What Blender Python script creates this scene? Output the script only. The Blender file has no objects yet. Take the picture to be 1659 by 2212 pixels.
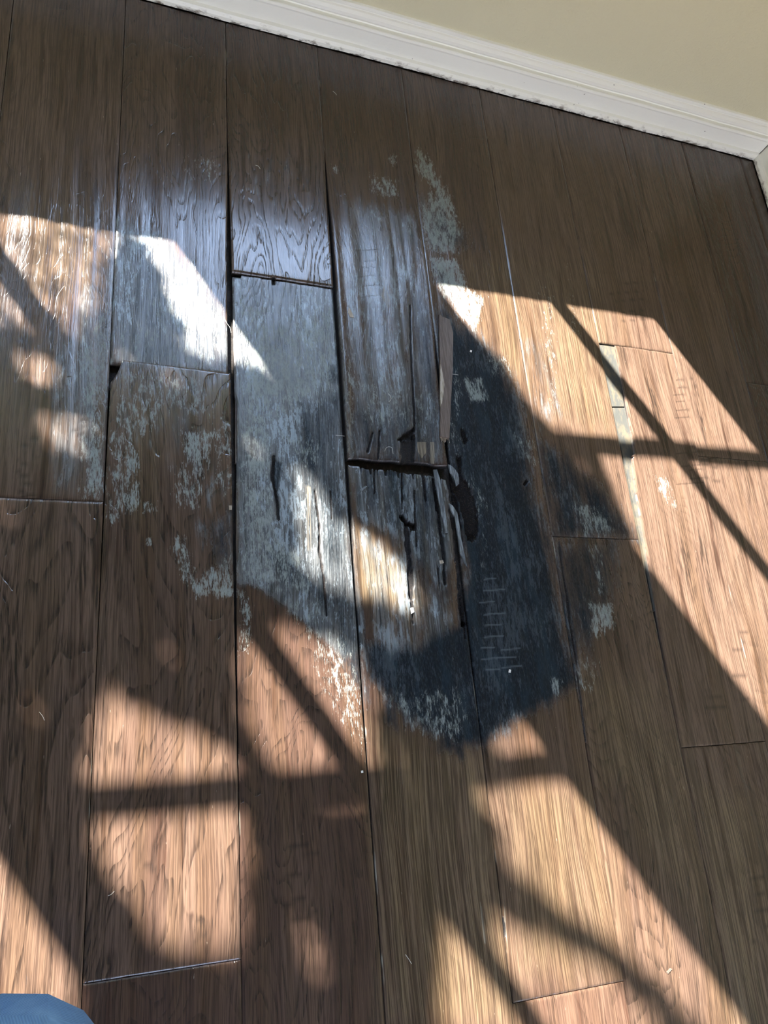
import bpy, math, random
import numpy as np
from mathutils import Matrix, Vector

# ------------------------------------------------------------------ scale, camera
S = 1.13                                   # camera height above the floor in metres
F_PX, CX, CY = 1673.4, 829.5, 1106.0
RX, RY, RZ = 0.37517603, -0.34916777, -0.08633201
R = np.array((Matrix.Rotation(RZ, 3, 'Z') @ Matrix.Rotation(RY, 3, 'Y') @ Matrix.Rotation(RX, 3, 'X')))
rng = np.random.default_rng(7); random.seed(7)

C = bpy.data.collections.new('scene'); bpy.context.scene.collection.children.link(C)
cam = bpy.data.cameras.new('camera'); cam.sensor_fit = 'HORIZONTAL'; cam.sensor_width = 36
cam.lens = 36 * F_PX / 1659; cam.clip_start = 0.01
co = bpy.data.objects.new('camera', cam); C.objects.link(co)
co.matrix_world = Matrix.Translation((0, 0, S)) @ Matrix(R.tolist()).to_4x4()
bpy.context.scene.camera = co
vs = bpy.context.scene.view_settings
vs.view_transform = 'Standard'; vs.look = 'None'; vs.gamma = 1; vs.use_curve_mapping = False
vs.exposure = 0.0

# ------------------------------------------------------------------ light
SUN_EL = math.radians(38.0); TE = math.tan(SUN_EL); SDX, SDY = 0.5548, -0.832
world = bpy.data.worlds.new('sky'); bpy.context.scene.world = world; world.use_nodes = True
wt = world.node_tree; wt.nodes.clear()
wo = wt.nodes.new('ShaderNodeOutputWorld'); wb = wt.nodes.new('ShaderNodeBackground')
wtc = wt.nodes.new('ShaderNodeTexCoord'); wsx = wt.nodes.new('ShaderNodeSeparateXYZ'); wr = wt.nodes.new('ShaderNodeValToRGB')
wt.links.new(wtc.outputs['Generated'], wsx.inputs[0]); wt.links.new(wsx.outputs[2], wr.inputs[0])
wr.color_ramp.elements[0].position = 0.15; wr.color_ramp.elements[0].color = (0.90, 0.83, 0.90, 1)
wr.color_ramp.elements[1].position = 0.60; wr.color_ramp.elements[1].color = (2.1, 2.9, 4.4, 1)
wt.links.new(wr.outputs[0], wb.inputs[0]); wt.links.new(wb.outputs[0], wo.inputs[0])
wb.inputs[1].default_value = 5.2
sl = bpy.data.lights.new('sun', 'SUN'); sl.energy = 70.0; sl.angle = math.radians(0.55); sl.color = (1.0, 0.94, 0.86)
so = bpy.data.objects.new('sun', sl); C.objects.link(so)
so.rotation_euler = Vector((SDX, SDY, -TE)).to_track_quat('-Z', 'Y').to_euler(); so.location = (-3, 5, 4)

# ------------------------------------------------------------------ pixel <-> floor
def fl(px, py, z=0.0):
    d = R @ np.array([(px - CX) / F_PX, -(py - CY) / F_PX, -1.0])
    t = (z - S) / d[2]
    return np.array([d[0] * t, d[1] * t])
def to_px(x, y, z=0.0):
    q = np.stack([x, y, np.zeros_like(x) + z - S], -1) @ R
    w = -q[..., 2]
    w = np.where(w < 0.05, 0.05, w)
    return CX + F_PX * q[..., 0] / w, CY - F_PX * q[..., 1] / w

# ------------------------------------------------------------------ numpy noise
def vnoise(x, y, seed=0):
    xi = np.floor(x).astype(np.int64); yi = np.floor(y).astype(np.int64)
    fx = x - xi; fy = y - yi
    fx = fx * fx * (3 - 2 * fx); fy = fy * fy * (3 - 2 * fy)
    def h(a, b):
        n = (a * 374761393 + b * 668265263 + seed * 1442695041) & 0x7fffffff
        n = ((n ^ (n >> 13)) * 1274126177) & 0x7fffffff
        return ((n ^ (n >> 16)) & 0xffff) / 65535.0
    return (h(xi, yi) * (1 - fx) + h(xi + 1, yi) * fx) * (1 - fy) + (h(xi, yi + 1) * (1 - fx) + h(xi + 1, yi + 1) * fx) * fy
def sst(a, b, v):
    t = np.clip((v - a) / (b - a), 0, 1); return t * t * (3 - 2 * t)

def poly_sd(px, py, poly):
    """signed distance (inside positive) to a polygon"""
    p = np.array(poly, float); n = len(p)
    d2 = np.full(px.shape, 1e18); ins = np.zeros(px.shape, bool)
    for i in range(n):
        a = p[i]; b = p[(i + 1) % n]; e = b - a
        t = np.clip(((px - a[0]) * e[0] + (py - a[1]) * e[1]) / max(e @ e, 1e-9), 0, 1)
        d2 = np.minimum(d2, (px - a[0] - t * e[0]) ** 2 + (py - a[1] - t * e[1]) ** 2)
        c = ((a[1] > py) != (b[1] > py))
        if e[1] != 0: ins ^= c & (px < e[0] * (py - a[1]) / e[1] + a[0])
    d = np.sqrt(d2); return np.where(ins, d, -d)
def line_d(px, py, pts):
    p = np.array(pts, float); d2 = np.full(px.shape, 1e18)
    for i in range(len(p) - 1):
        a = p[i]; e = p[i + 1] - a
        t = np.clip(((px - a[0]) * e[0] + (py - a[1]) * e[1]) / (e @ e), 0, 1)
        d2 = np.minimum(d2, (px - a[0] - t * e[0]) ** 2 + (py - a[1] - t * e[1]) ** 2)
    return np.sqrt(d2)

# ------------------------------------------------------------------ stains on the boards (outline in photo pixels, strength, feather)
BLACK = [
 ([(1000,1130),(1090,1050),(1165,1090),(1190,1200),(1215,1380),(1248,1470),(1180,1520),(1110,1560),(1050,1610),(980,1600),(900,1560),(830,1500),(785,1430),(790,1390),(900,1400),(990,1350),(1000,1280)],1.0,45),
 ([(950,660),(1010,710),(1080,770),(1130,880),(1160,1060),(1180,1180),(1000,1300),(965,1000),(940,800)],.85,40),
 ([(745,880),(880,860),(905,620),(945,700),(968,1000),(750,990)],.50,45),
 ([(850,420),(925,520),(940,640),(880,600)],.35,40),
 ([(750,960),(960,960),(1000,1300),(950,1330),(905,1240),(800,1110),(760,1080)],.50,40),
 ([(1150,930),(1225,980),(1310,1060),(1385,1165),(1190,1170)],.66,35),
 ([(1180,1165),(1330,1165),(1350,1270),(1270,1390),(1250,1500),(1215,1400)],.62,45),
 ([(640,860),(745,840),(755,1000),(765,1200),(780,1400),(720,1330),(690,1200),(600,1000)],.5,40),
 ([(560,1180),(690,1200),(760,1300),(785,1450),(700,1330),(600,1260)],.5,30),
 ([(690,1330),(790,1380),(800,1520),(760,1480)],.6,30),
 ([(430,1140),(511,1080),(513,1260),(450,1230)],.45,30),
 ([(930,560),(975,580),(1000,690),(945,650)],.5,25),
 ([(890,400),(1000,480),(1020,540),(920,540)],.55,40),
 ([(585,985),(612,1000),(600,1080),(608,1110),(590,1080)],.75,10),
 ([(700,790),(735,780),(738,830),(710,830)],.5,14),
 ([(820,1480),(860,1480),(860,1580),(830,1560)],.6,20),
 ([(930,1500),(1000,1500),(1000,1640),(950,1620)],.6,25),
]
WHITE = [
 ([(262,800),(440,805),(455,900),(360,900),(300,960),(235,900)],.50,25),
 ([(235,880),(300,900),(300,980),(285,1110),(232,1140)],.52,20),
 ([(265,960),(305,965),(300,1110),(265,1115)],.62,12),
 ([(388,925),(470,930),(450,1000),(400,1010)],.72,20),
 ([(365,1010),(450,1010),(440,1100),(375,1100)],.52,18),
 ([(305,1080),(340,1080),(340,1110),(308,1110)],.6,8),
 ([(368,1160),(400,1160),(420,1250),(500,1200),(512,1290),(420,1290),(375,1210)],.75,20),
 ([(310,1160),(330,1160),(325,1180),(312,1180)],.7,6),
 ([(455,880),(510,900),(512,1080),(455,1060)],.46,18),
 ([(515,620),(600,700),(740,640),(742,850),(640,900),(560,920),(520,1000)],.64,45),
 ([(512,740),(600,700),(650,800),(600,900),(520,900)],.70,35),
 ([(690,650),(735,660),(742,760),(690,760)],.55,15),
 ([(516,850),(590,900),(600,1100),(620,1290),(520,1260)],.66,25),
 ([(600,930),(700,950),(700,1010),(640,1010)],.55,20),
 ([(560,1130),(640,1180),(690,1300),(600,1260),(520,1230)],.68,18),
 ([(516,1230),(545,1300),(545,1420),(516,1420)],.52,12),
 ([(600,1280),(700,1290),(700,1390),(620,1330)],.50,20),
 ([(660,1370),(740,1370),(785,1480),(792,1640),(730,1560),(680,1450)],.50,30),
 ([(205,700),(240,690),(225,1080),(175,1080),(170,760)],.62,22),
 ([(190,690),(240,650),(235,800),(170,800)],.42,20),
 ([(245,700),(500,660),(505,795),(240,795)],.40,25),
 ([(300,600),(420,580),(500,680),(420,740),(330,700)],.42,30),
 ([(800,370),(860,390),(865,435),(800,420)],.62,14),
 ([(838,335),(860,335),(858,360),(840,360)],.68,8),
 ([(715,350),(735,350),(732,375),(718,375)],.55,7),
 ([(892,318),(915,322),(965,400),(1000,500),(985,550),(925,545),(905,450),(935,410),(900,370)],.74,14),
 ([(925,555),(990,560),(1010,620),(1050,640),(1030,720),(990,690),(940,610)],.85,14),
 ([(995,815),(1040,815),(1055,865),(1015,870)],.80,12),
 ([(1045,770),(1095,770),(1110,815),(1060,815)],.55,14),
 ([(975,790),(1000,800),(1000,1010),(970,960)],.46,14),
 ([(760,820),(880,830),(885,930),(790,920)],.50,22),
 ([(870,850),(940,850),(945,930),(890,930)],.44,15),
 ([(745,760),(770,760),(765,1000),(752,1000)],.5,8),
 ([(1235,1085),(1300,1090),(1335,1155),(1260,1160)],.70,20),
 ([(1265,1300),(1325,1300),(1330,1350),(1280,1385)],.74,16),
 ([(1270,1170),(1300,1175),(1310,1290),(1285,1290)],.44,12),
 ([(1190,1460),(1218,1460),(1215,1510),(1195,1510)],.70,10),
 ([(1100,930),(1150,940),(1165,1010),(1125,990)],.52,14),
 ([(830,1500),(1010,1480),(1010,1610),(940,1600),(880,1580)],.50,22),
 ([(1005,1020),(1050,1050),(1060,1180),(1040,1260),(1020,1150)],.42,18),
 ([(860,1000),(980,1010),(985,1060),(870,1040)],.50,10),
 ([(1410,1025),(1440,1030),(1465,1100),(1440,1095)],.62,10),
 ([(1240,1420),(1300,1420),(1280,1500),(1245,1490)],.42,14),
 ([(610,610),(690,620),(700,700),(640,720)],.40,20),
 ([(1225,560),(1260,740),(1230,720)],.42,14),
 ([(1160,600),(1200,640),(1215,900),(1180,880)],.36,18),
 ([(380,330),(470,330),(480,400),(400,400)],.30,20),
]
GREY = [
 ([(500,590),(735,625),(748,900),(765,1200),(795,1400),(740,1420),(650,1340),(560,1270),(513,1260),(505,800)],.85,25),
 ([(240,460),(350,500),(450,600),(503,700),(505,798),(238,798)],.75,45),
 ([(730,420),(900,450),(940,700),(965,1005),(750,995)],.55,40),
 ([(750,1000),(965,1010),(985,1200),(960,1290),(880,1180),(765,1120)],.75,30),
 ([(765,1120),(900,1200),(1000,1330),(960,1460),(800,1480)],.52,40),
 ([(160,640),(240,600),(225,1080),(100,1080),(90,800)],.5,60),
 ([(1115,720),(1180,720),(1230,900),(1160,950)],.4,40),
 ([(260,800),(480,800),(505,1000),(505,1250),(420,1200),(330,1000),(240,960)],.30,40),
 ([(495,300),(690,300),(725,610),(500,588)],.25,50),
 ([(250,330),(490,330),(495,480),(250,470)],.25,50),
 ([(640,1000),(690,1010),(700,1200),(650,1200)],.6,20),
]
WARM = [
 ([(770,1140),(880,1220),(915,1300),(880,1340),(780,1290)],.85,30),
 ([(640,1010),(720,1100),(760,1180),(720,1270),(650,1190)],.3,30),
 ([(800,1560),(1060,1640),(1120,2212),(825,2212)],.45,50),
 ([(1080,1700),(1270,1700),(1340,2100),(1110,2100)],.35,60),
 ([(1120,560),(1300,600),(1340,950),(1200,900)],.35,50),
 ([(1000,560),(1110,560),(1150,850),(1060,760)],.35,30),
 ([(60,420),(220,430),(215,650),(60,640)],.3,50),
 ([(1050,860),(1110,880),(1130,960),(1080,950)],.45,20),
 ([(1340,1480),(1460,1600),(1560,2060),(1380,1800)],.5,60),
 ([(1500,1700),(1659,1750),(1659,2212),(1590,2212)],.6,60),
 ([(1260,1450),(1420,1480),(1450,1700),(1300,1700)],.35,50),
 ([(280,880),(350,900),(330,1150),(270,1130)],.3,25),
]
# splits and lost pieces: centre line in pixels, half width in pixels, depth in metres
CRACK = [
 ([(868,1115),(880,1130),(880,1180),(886,1215),(889,1290)],5,.009),([(889,1290),(892,1345)],2.2,.004),
 ([(870,1120),(893,1140)],6,.008),
 ([(944,1060),(950,1130),(958,1190),(962,1260)],3.0,.008),
 ([(914,1020),(920,1080)],2.2,.005),([(935,1035),(944,1100)],2.6,.005),
 ([(808,1010),(810,1065)],1.6,.004),([(868,1020),(869,1100)],1.6,.003),
 ([(895,1060),(900,1180)],1.5,.003),([(946,1225),(950,1265)],1.4,.003),
 ([(975,1100),(982,1150),(990,1215),(996,1300),(1002,1350)],4.5,.010),
 ([(680,1060),(690,1130),(690,1190),(700,1250),(706,1330)],1.8,.004),
 ([(714,1060),(716,1120)],1.2,.002),
 ([(592,985),(588,1030),(598,1075),(602,1120)],3,.004),
 ([(795,975),(805,935)],1.8,.004),([(817,990),(820,930)],1.8,.004),
 ([(886,660),(888,760),(893,850),(896,930)],1.6,.0025),
 ([(590,600),(592,612)],2.5,.005),
 ([(895,940),(893,1000)],2.0,.005),
 ([(1000,930),(1004,952)],5,.006),([(1137,1040),(1133,1046)],3.5,.004),
 ([(1207,1170),(1240,1400)],1.3,.002),([(1240,1400),(1265,1600)],1.0,.001),
 ([(1088,1990),(1092,2020)],3,.004),
 ([(1000,1290),(1005,1380)],1.4,.003),
]
HOLE = [
 ([(988,985),(996,985),(1000,1030),(1012,1042),(1024,1075),(1032,1110),(1036,1150),(1022,1172),(1010,1165),(1002,1120),(990,1075),(968,1050),(962,1008),(978,1030),(986,1050),(992,1040)],.008),
 ([(862,945),(888,926),(896,920),(896,948),(885,952),(860,950)],.010),
 ([(868,952),(893,950),(894,1000),(866,998)],.005),
 ([(968,1040),(990,1080),(1000,1170),(985,1170),(975,1100)],.009),
]
PALE = [ # fresh bare wood, crisp edges
 ([(901,955),(921,955),(920,978),(911,990),(903,975)],1,2),([(929,955),(938,955),(938,1002),(930,1002)],1,2),
 ([(752,664),(760,675),(764,686),(755,684)],1,2),
 ([(828,575),(834,620),(842,650),(838,668),(824,640),(830,610)],.8,2),
 ([(755,830),(759,830),(758,1000),(753,960)],.55,2),([(1320,760),(1326,762),(1372,985),(1360,960)],.0,2),
 ([(895,520),(913,505),(930,600),(922,640)],.35,5),
 ([(1035,1940),(1042,1960),(1052,2040),(1046,2040)],.8,2),([(1088,1920),(1093,1990),(1097,2070),(1090,1990)],.8,2),
 ([(655,1040),(675,1050),(680,1200),(660,1190)],.45,8),
]
SCR = [ # short cross-grain saw marks (x, y, half width, half height, count)
 (62,1010,32,70,10),(325,1840,20,45,7),(435,2020,22,55,7),(640,1900,45,110,14),(1060,1350,30,110,9),
 (1100,1420,35,30,3),(185,905,28,40,8),(1510,1010,60,40,6),(1600,1440,30,80,9),(1360,650,45,50,5),(1640,2000,30,120,7),(800,590,30,60,6),(1540,1500,30,60,6),(1475,860,25,50,6),
]
def mask_field(px, py, items):
    out = np.zeros(px.shape)
    for poly, s, f in items:
        if s <= 0: continue
        p = np.array(poly, float)
        m = (px > p[:,0].min()-f) & (px < p[:,0].max()+f) & (py > p[:,1].min()-f) & (py < p[:,1].max()+f)
        if not m.any(): continue
        v = s * sst(-f, f, poly_sd(px[m], py[m], poly))
        out[m] = np.maximum(out[m], v)
    return out

# ------------------------------------------------------------------ helpers
def tag(o, label=None, cat=None, group=None, kind=None):
    if label: o['label'] = label
    if cat: o['category'] = cat
    if group: o['group'] = group
    if kind: o['kind'] = kind
    return o
def mesh_obj(name, verts, faces, mat, parent=None, smooth=False):
    me = bpy.data.meshes.new(name); me.from_pydata([tuple(map(float, v)) for v in verts], [], faces); me.update()
    if smooth: me.polygons.foreach_set('use_smooth', [True] * len(me.polygons))
    o = bpy.data.objects.new(name, me); C.objects.link(o); me.materials.append(mat)
    if parent: o.parent = parent
    return o
class MB:
    def __init__(s): s.v = []; s.f = []
    def box(s, a, b):
        n = len(s.v)
        for x in (a[0], b[0]):
            for y in (a[1], b[1]):
                for z in (a[2], b[2]): s.v.append((x, y, z))
        for f in ((0,1,3,2),(4,6,7,5),(0,4,5,1),(2,3,7,6),(0,2,6,4),(1,5,7,3)): s.f.append(tuple(n+i for i in f))
        return s
    def tube(s, pts, rad, k=8, flat=1.0):
        """swept round bar; rad a number or list; flat squashes it vertically"""
        n0 = len(s.v); pts = [Vector(p) for p in pts]
        for i, p in enumerate(pts):
            t = (pts[min(i+1, len(pts)-1)] - pts[max(i-1, 0)]).normalized()
            up = Vector((0,0,1)) if abs(t.z) < .9 else Vector((0,1,0))
            a = t.cross(up).normalized(); b = a.cross(t)
            r = rad[i] if hasattr(rad, '__len__') else rad
            for j in range(k):
                w = 2*math.pi*j/k
                s.v.append(tuple(p + a*math.cos(w)*r + b*math.sin(w)*r*flat))
        for i in range(len(pts)-1):
            for j in range(k):
                s.f.append((n0+i*k+j, n0+i*k+(j+1)%k, n0+(i+1)*k+(j+1)%k, n0+(i+1)*k+j))
        s.f.append(tuple(n0+j for j in reversed(range(k)))); s.f.append(tuple(n0+(len(pts)-1)*k+j for j in range(k)))
        return s
    def build(s, name, mat, parent=None, smooth=False): return mesh_obj(name, s.v, s.f, mat, parent, smooth)

# node helper
class NT:
    def __init__(s, name):
        s.m = bpy.data.materials.new(name); s.m.use_nodes = True; s.t = s.m.node_tree; s.t.nodes.clear()
        s.out = s.t.nodes.new('ShaderNodeOutputMaterial'); s.b = s.t.nodes.new('ShaderNodeBsdfPrincipled')
        s.t.links.new(s.b.outputs[0], s.out.inputs[0])
    def n(s, ty, ins=None, **kw):
        nd = s.t.nodes.new(ty)
        for k, v in kw.items(): setattr(nd, k, v)
        for k, v in (ins or {}).items(): s.set(nd.inputs[k], v)
        return nd
    def set(s, sock, v):
        if isinstance(v, bpy.types.NodeSocket): s.t.links.new(v, sock)
        else: sock.default_value = v
    def M(s, op, a, b=None, c=None, clamp=False):
        nd = s.n('ShaderNodeMath', operation=op, use_clamp=clamp); s.set(nd.inputs[0], a)
        if b is not None: s.set(nd.inputs[1], b)
        if c is not None: s.set(nd.inputs[2], c)
        return nd.outputs[0]
    def noise(s, vec, sc, detail=2, rough=.5, dist=0):
        mp = s.n('ShaderNodeVectorMath', operation='MULTIPLY'); s.set(mp.inputs[0], vec); mp.inputs[1].default_value = sc
        nd = s.n('ShaderNodeTexNoise', {'Scale': 1.0, 'Detail': detail, 'Roughness': rough, 'Distortion': dist}); s.t.links.new(mp.outputs[0], nd.inputs['Vector'])
        return nd.outputs[0]
    def ss(s, v, a, b, lo=0., hi=1.):
        nd = s.n('ShaderNodeMapRange', interpolation_type='SMOOTHSTEP'); s.set(nd.inputs[0], v)
        nd.inputs[1].default_value = a; nd.inputs[2].default_value = b; nd.inputs[3].default_value = lo; nd.inputs[4].default_value = hi
        return nd.outputs[0]
    def mix(s, f, a, b, mode='MIX'):
        nd = s.n('ShaderNodeMix', data_type='RGBA', blend_type=mode)
        s.set(nd.inputs[0], f); s.set(nd.inputs[6], a); s.set(nd.inputs[7], b); return nd.outputs[2]
    def fmix(s, f, a, b):
        nd = s.n('ShaderNodeMix', data_type='FLOAT'); s.set(nd.inputs[0], f); s.set(nd.inputs[2], a); s.set(nd.inputs[3], b); return nd.outputs[0]

# ------------------------------------------------------------------ board material
def wood_material():
    t = NT('scraped_hickory')
    pos = t.n('ShaderNodeNewGeometry').outputs['Position']
    oi = t.n('ShaderNodeObjectInfo'); oc = t.n('ShaderNodeSeparateColor'); t.t.links.new(oi.outputs['Color'], oc.inputs[0])
    tone, red, seed = oc.outputs[0], oc.outputs[1], oc.outputs[2]
    ring = oi.outputs['Alpha']
    sv = t.n('ShaderNodeVectorMath', operation='MULTIPLY'); cmb = t.n('ShaderNodeCombineXYZ', {0: seed, 1: seed, 2: seed})
    t.t.links.new(cmb.outputs[0], sv.inputs[0]); sv.inputs[1].default_value = (17.3, 31.7, 11.1)
    flat = t.n('ShaderNodeVectorMath', operation='MULTIPLY'); t.t.links.new(pos, flat.inputs[0]); flat.inputs[1].default_value = (1, 1, 0.2)
    va = t.n('ShaderNodeVectorMath', operation='ADD'); t.t.links.new(flat.outputs[0], va.inputs[0]); t.t.links.new(sv.outputs[0], va.inputs[1])
    v = va.outputs[0]
    # grain wander
    wn = t.noise(v, (4, 1.6, 1), 2); wofs = t.n('ShaderNodeCombineXYZ', {0: t.M('MULTIPLY', t.M('SUBTRACT', wn, .5), .05)})
    vw = t.n('ShaderNodeVectorMath', operation='ADD'); t.t.links.new(v, vw.inputs[0]); t.t.links.new(wofs.outputs[0], vw.inputs[1]); g = vw.outputs[0]
    broad = t.noise(g, (17, 1.6, 1), 3, .55)
    mid = t.noise(g, (75, 4, 1), 3, .6)
    fine = t.noise(g, (560, 9, 1), 3, .62)
    hair = t.noise(g, (1000, 30, 1), 2, .6)
    tick = t.noise(g, (330, 24, 1), 2, .6)
    # rings : contour lines of a smooth stretched field
    field = t.M('MULTIPLY', t.noise(v, (6.5, 1.5, 1), 3, .45, .6), 30)
    fr = t.M('FRACT', field)
    rl = t.ss(fr, .50, .93); rl2 = t.ss(fr, .95, 1.0, 1, 0)
    rings = t.M('MULTIPLY', rl, rl2)
    rings = t.M('MULTIPLY', rings, t.ss(tick, .36, .62))
    rings = t.M('MULTIPLY', rings, ring)
    patch = t.M('MULTIPLY', t.ss(t.noise(g, (26, 3.2, 1), 2, .5), .60, .72), t.ss(tick, .42, .6))
    # colours
    c_dark = (.022, .0145, .0105, 1); c_mid = (.076, .050, .036, 1); c_lt = (.160, .112, .078, 1)
    base = t.mix(t.ss(t.M('ADD', broad, t.M('MULTIPLY', t.M('SUBTRACT', tone, .5), .8)), .30, .72), c_mid, c_lt)
    base = t.mix(t.ss(mid, .46, .30), base, (.048, .029, .020, 1))
    base = t.mix(t.M('MULTIPLY', red, .45), base, (.125, .060, .036, 1))
    base = t.mix(t.M('MULTIPLY', t.ss(t.noise(g, (30, 1.1, 1), 2, .5), .45, .66), .4), base, (.115, .072, .036, 1))
    base = t.mix(t.ss(fine, .60, .38, 0, .55), base, c_dark)
    base = t.mix(t.ss(hair, .57, .70, 0, .5), base, (.012, .009, .008, 1))
    base = t.mix(t.M('MULTIPLY', rings, .72, clamp=True), base, (.010, .008, .007, 1))
    base = t.mix(t.M('MULTIPLY', patch, .7), base, (.012, .009, .008, 1))
    base = t.mix(1.0, base, (.64, .60, .62, 1), 'MULTIPLY')
    st = t.n('ShaderNodeAttribute', attribute_name='stain'); sc = t.n('ShaderNodeSeparateColor'); t.t.links.new(st.outputs['Color'], sc.inputs[0])
    black, white, grey, warm = sc.outputs[0], sc.outputs[1], sc.outputs[2], st.outputs['Alpha']
    mk = t.n('ShaderNodeAttribute', attribute_name='mark'); mc = t.n('ShaderNodeSeparateColor'); t.t.links.new(mk.outputs['Color'], mc.inputs[0])
    deep, pale, saw, edge = mc.outputs[0], mc.outputs[1], mc.outputs[2], mk.outputs['Alpha']
    # warm olive staining
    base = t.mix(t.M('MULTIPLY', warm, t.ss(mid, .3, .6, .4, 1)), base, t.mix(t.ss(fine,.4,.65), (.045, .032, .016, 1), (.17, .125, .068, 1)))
    # weathered grey
    gcol = t.mix(t.ss(fine, .36, .62), (.016, .020, .023, 1), (.115, .130, .138, 1))
    gcol = t.mix(t.ss(mid, .5, .35, 0, .6), gcol, (.045, .042, .036, 1))
    gm = t.ss(t.M('ADD', grey, t.M('MULTIPLY', t.M('SUBTRACT', t.noise(g, (70, 12, 1), 4, .6), .5), .9)), .25, .75)
    base = t.mix(t.M('MULTIPLY', gm, .85), base, gcol)
    # black mould and water stain
    bn = t.M('ADD', t.M('MULTIPLY', t.M('SUBTRACT', t.noise(g, (45, 6, 1), 5, .68), .5), 1.15), t.M('MULTIPLY', t.M('SUBTRACT', t.noise(v, (420, 160, 1), 3, .6), .5), .35))
    bm = t.ss(t.M('ADD', black, bn), .15, .80)
    bcol = t.mix(t.ss(t.noise(v, (700, 130, 1), 3, .7), .45, .72), (.0035, .0062, .0095, 1), (.022, .033, .041, 1))
    bcol = t.mix(t.ss(t.noise(v, (40, 9, 1), 3, .6), .45, .7, 0, .6), bcol, (.010, .022, .031, 1))
    base = t.mix(t.M('MULTIPLY', bm, .97), base, bcol)
    # ragged pale and dark flecks on the weathered and mouldy wood
    dmg = t.M('MAXIMUM', gm, t.M('MULTIPLY', bm, .75))
    dens = t.noise(v, (16, 7, 1), 3, .6)
    fk = t.ss(t.M('ADD', t.noise(g, (190, 36, 1), 4, .78), t.M('MULTIPLY', t.M('SUBTRACT', dens, .5), .75)), .54, .62)
    fk = t.M('MULTIPLY', fk, t.fmix(bm, 1.0, .16))
    base = t.mix(t.M('MULTIPLY', t.M('MULTIPLY', fk, dmg), .8), base, (.215, .26, .29, 1))
    dk = t.ss(t.M('SUBTRACT', t.noise(g, (170, 22, 1), 4, .76), t.M('MULTIPLY', t.M('SUBTRACT', dens, .5), .35)), .56, .66)
    base = t.mix(t.M('MULTIPLY', t.M('MULTIPLY', dk, dmg), .85), base, (.006, .008, .010, 1))
    # pale mould bloom, streaked with the grain
    wnz = t.M('ADD', t.M('MULTIPLY', t.noise(g, (110, 34, 1), 5, .75), .85), t.M('MULTIPLY', t.noise(g, (560, 90, 1), 4, .75), .75))
    wm = t.ss(t.M('ADD', t.M('MULTIPLY', white, .36), wnz), .97, 1.14)
    wm = t.M('MULTIPLY', wm, t.ss(white, .05, .25))
    wcol = t.mix(t.noise(v, (900, 260, 1), 3, .7), (.08, .10, .095, 1), (.30, .325, .30, 1))
    base = t.mix(t.M('MULTIPLY', wm, .88), base, wcol)
    # tiny pale flecks and hair scratches everywhere
    fl_ = t.ss(t.noise(g, (420, 48, 1), 3, .6), .735, .78)
    base = t.mix(t.M('MULTIPLY', fl_, .55), base, (.34, .29, .23, 1))
    base = t.mix(t.M('MULTIPLY', t.ss(edge, .4, .9), t.ss(t.noise(v, (160, 9, 1), 3, .6), .62, .70)), base, (.22, .20, .16, 1))  # pale board edges: wear plus seam highlights painted into the colour
    base = t.mix(t.ss(t.M('ADD', pale, t.M('MULTIPLY', t.M('SUBTRACT', fine, .5), .8)), .35, .6), base, t.mix(t.ss(fine, .4, .6), (.06, .05, .038, 1), (.17, .145, .11, 1)))
    base = t.mix(t.M('MULTIPLY', saw, .75), base, t.mix(bm, (.015, .011, .009, 1), (.10, .12, .13, 1)))
    base = t.mix(t.ss(deep, .15, .6), base, t.mix(t.ss(t.noise(v, (500, 500, 1), 4, .7), .5, .75), (.006, .005, .005, 1), (.05, .036, .028, 1)))
    t.set(t.b.inputs['Base Color'], base)
    ro = t.fmix(gm, .20, .36); ro = t.fmix(bm, ro, .52); ro = t.fmix(wm, ro, .75); ro = t.fmix(t.ss(deep, .1, .5), ro, .95)
    ro = t.M('ADD', ro, t.M('MULTIPLY', t.M('SUBTRACT', mid, .5), .15))
    t.set(t.b.inputs['Roughness'], ro)
    t.set(t.b.inputs['Specular IOR Level'], t.fmix(bm, .55, .15))
    h = t.M('ADD', t.M('MULTIPLY', fine, .9), t.M('MULTIPLY', hair, .5))
    h = t.M('ADD', h, t.M('MULTIPLY', mid, 1.6)); h = t.M('SUBTRACT', h, t.M('MULTIPLY', rings, 2.2)); h = t.M('ADD', h, t.M('MULTIPLY', wm, .35)); h = t.M('SUBTRACT', h, saw)
    bp = t.n('ShaderNodeBump', {'Strength': .40, 'Distance': .0006, 'Height': h}); t.t.links.new(bp.outputs[0], t.b.inputs['Normal'])
    return t.m
M_WOOD = wood_material()

def simple(name, col, rough=.6, nz=None, bump=None, spec=.5):
    t = NT(name); pos = t.n('ShaderNodeNewGeometry').outputs['Position']; c = col
    if nz:
        sc, col2, a, b = nz; c = t.mix(t.ss(t.noise(pos, sc, 5, .65), a, b), col, col2)
    t.set(t.b.inputs['Base Color'], c); t.b.inputs['Roughness'].default_value = rough; t.b.inputs['Specular IOR Level'].default_value = spec
    if bump:
        sc, d = bump; bp = t.n('ShaderNodeBump', {'Strength': 1., 'Distance': d, 'Height': t.noise(pos, sc, 4, .6)}); t.t.links.new(bp.outputs[0], t.b.inputs['Normal'])
    return t.m
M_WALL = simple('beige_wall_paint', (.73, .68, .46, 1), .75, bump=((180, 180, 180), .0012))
M_SIDE = simple('darkened_wall_paint', (.40, .36, .27, 1), .8)  # wall paint copied darker for unseen walls, limits bounced light
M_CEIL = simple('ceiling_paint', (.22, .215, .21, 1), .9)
M_SUB = simple('rotten_subfloor', (.010, .008, .007, 1), .95, ((120, 60, 60), (.045, .033, .025, 1), .45, .75), ((200, 200, 200), .002))
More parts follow.
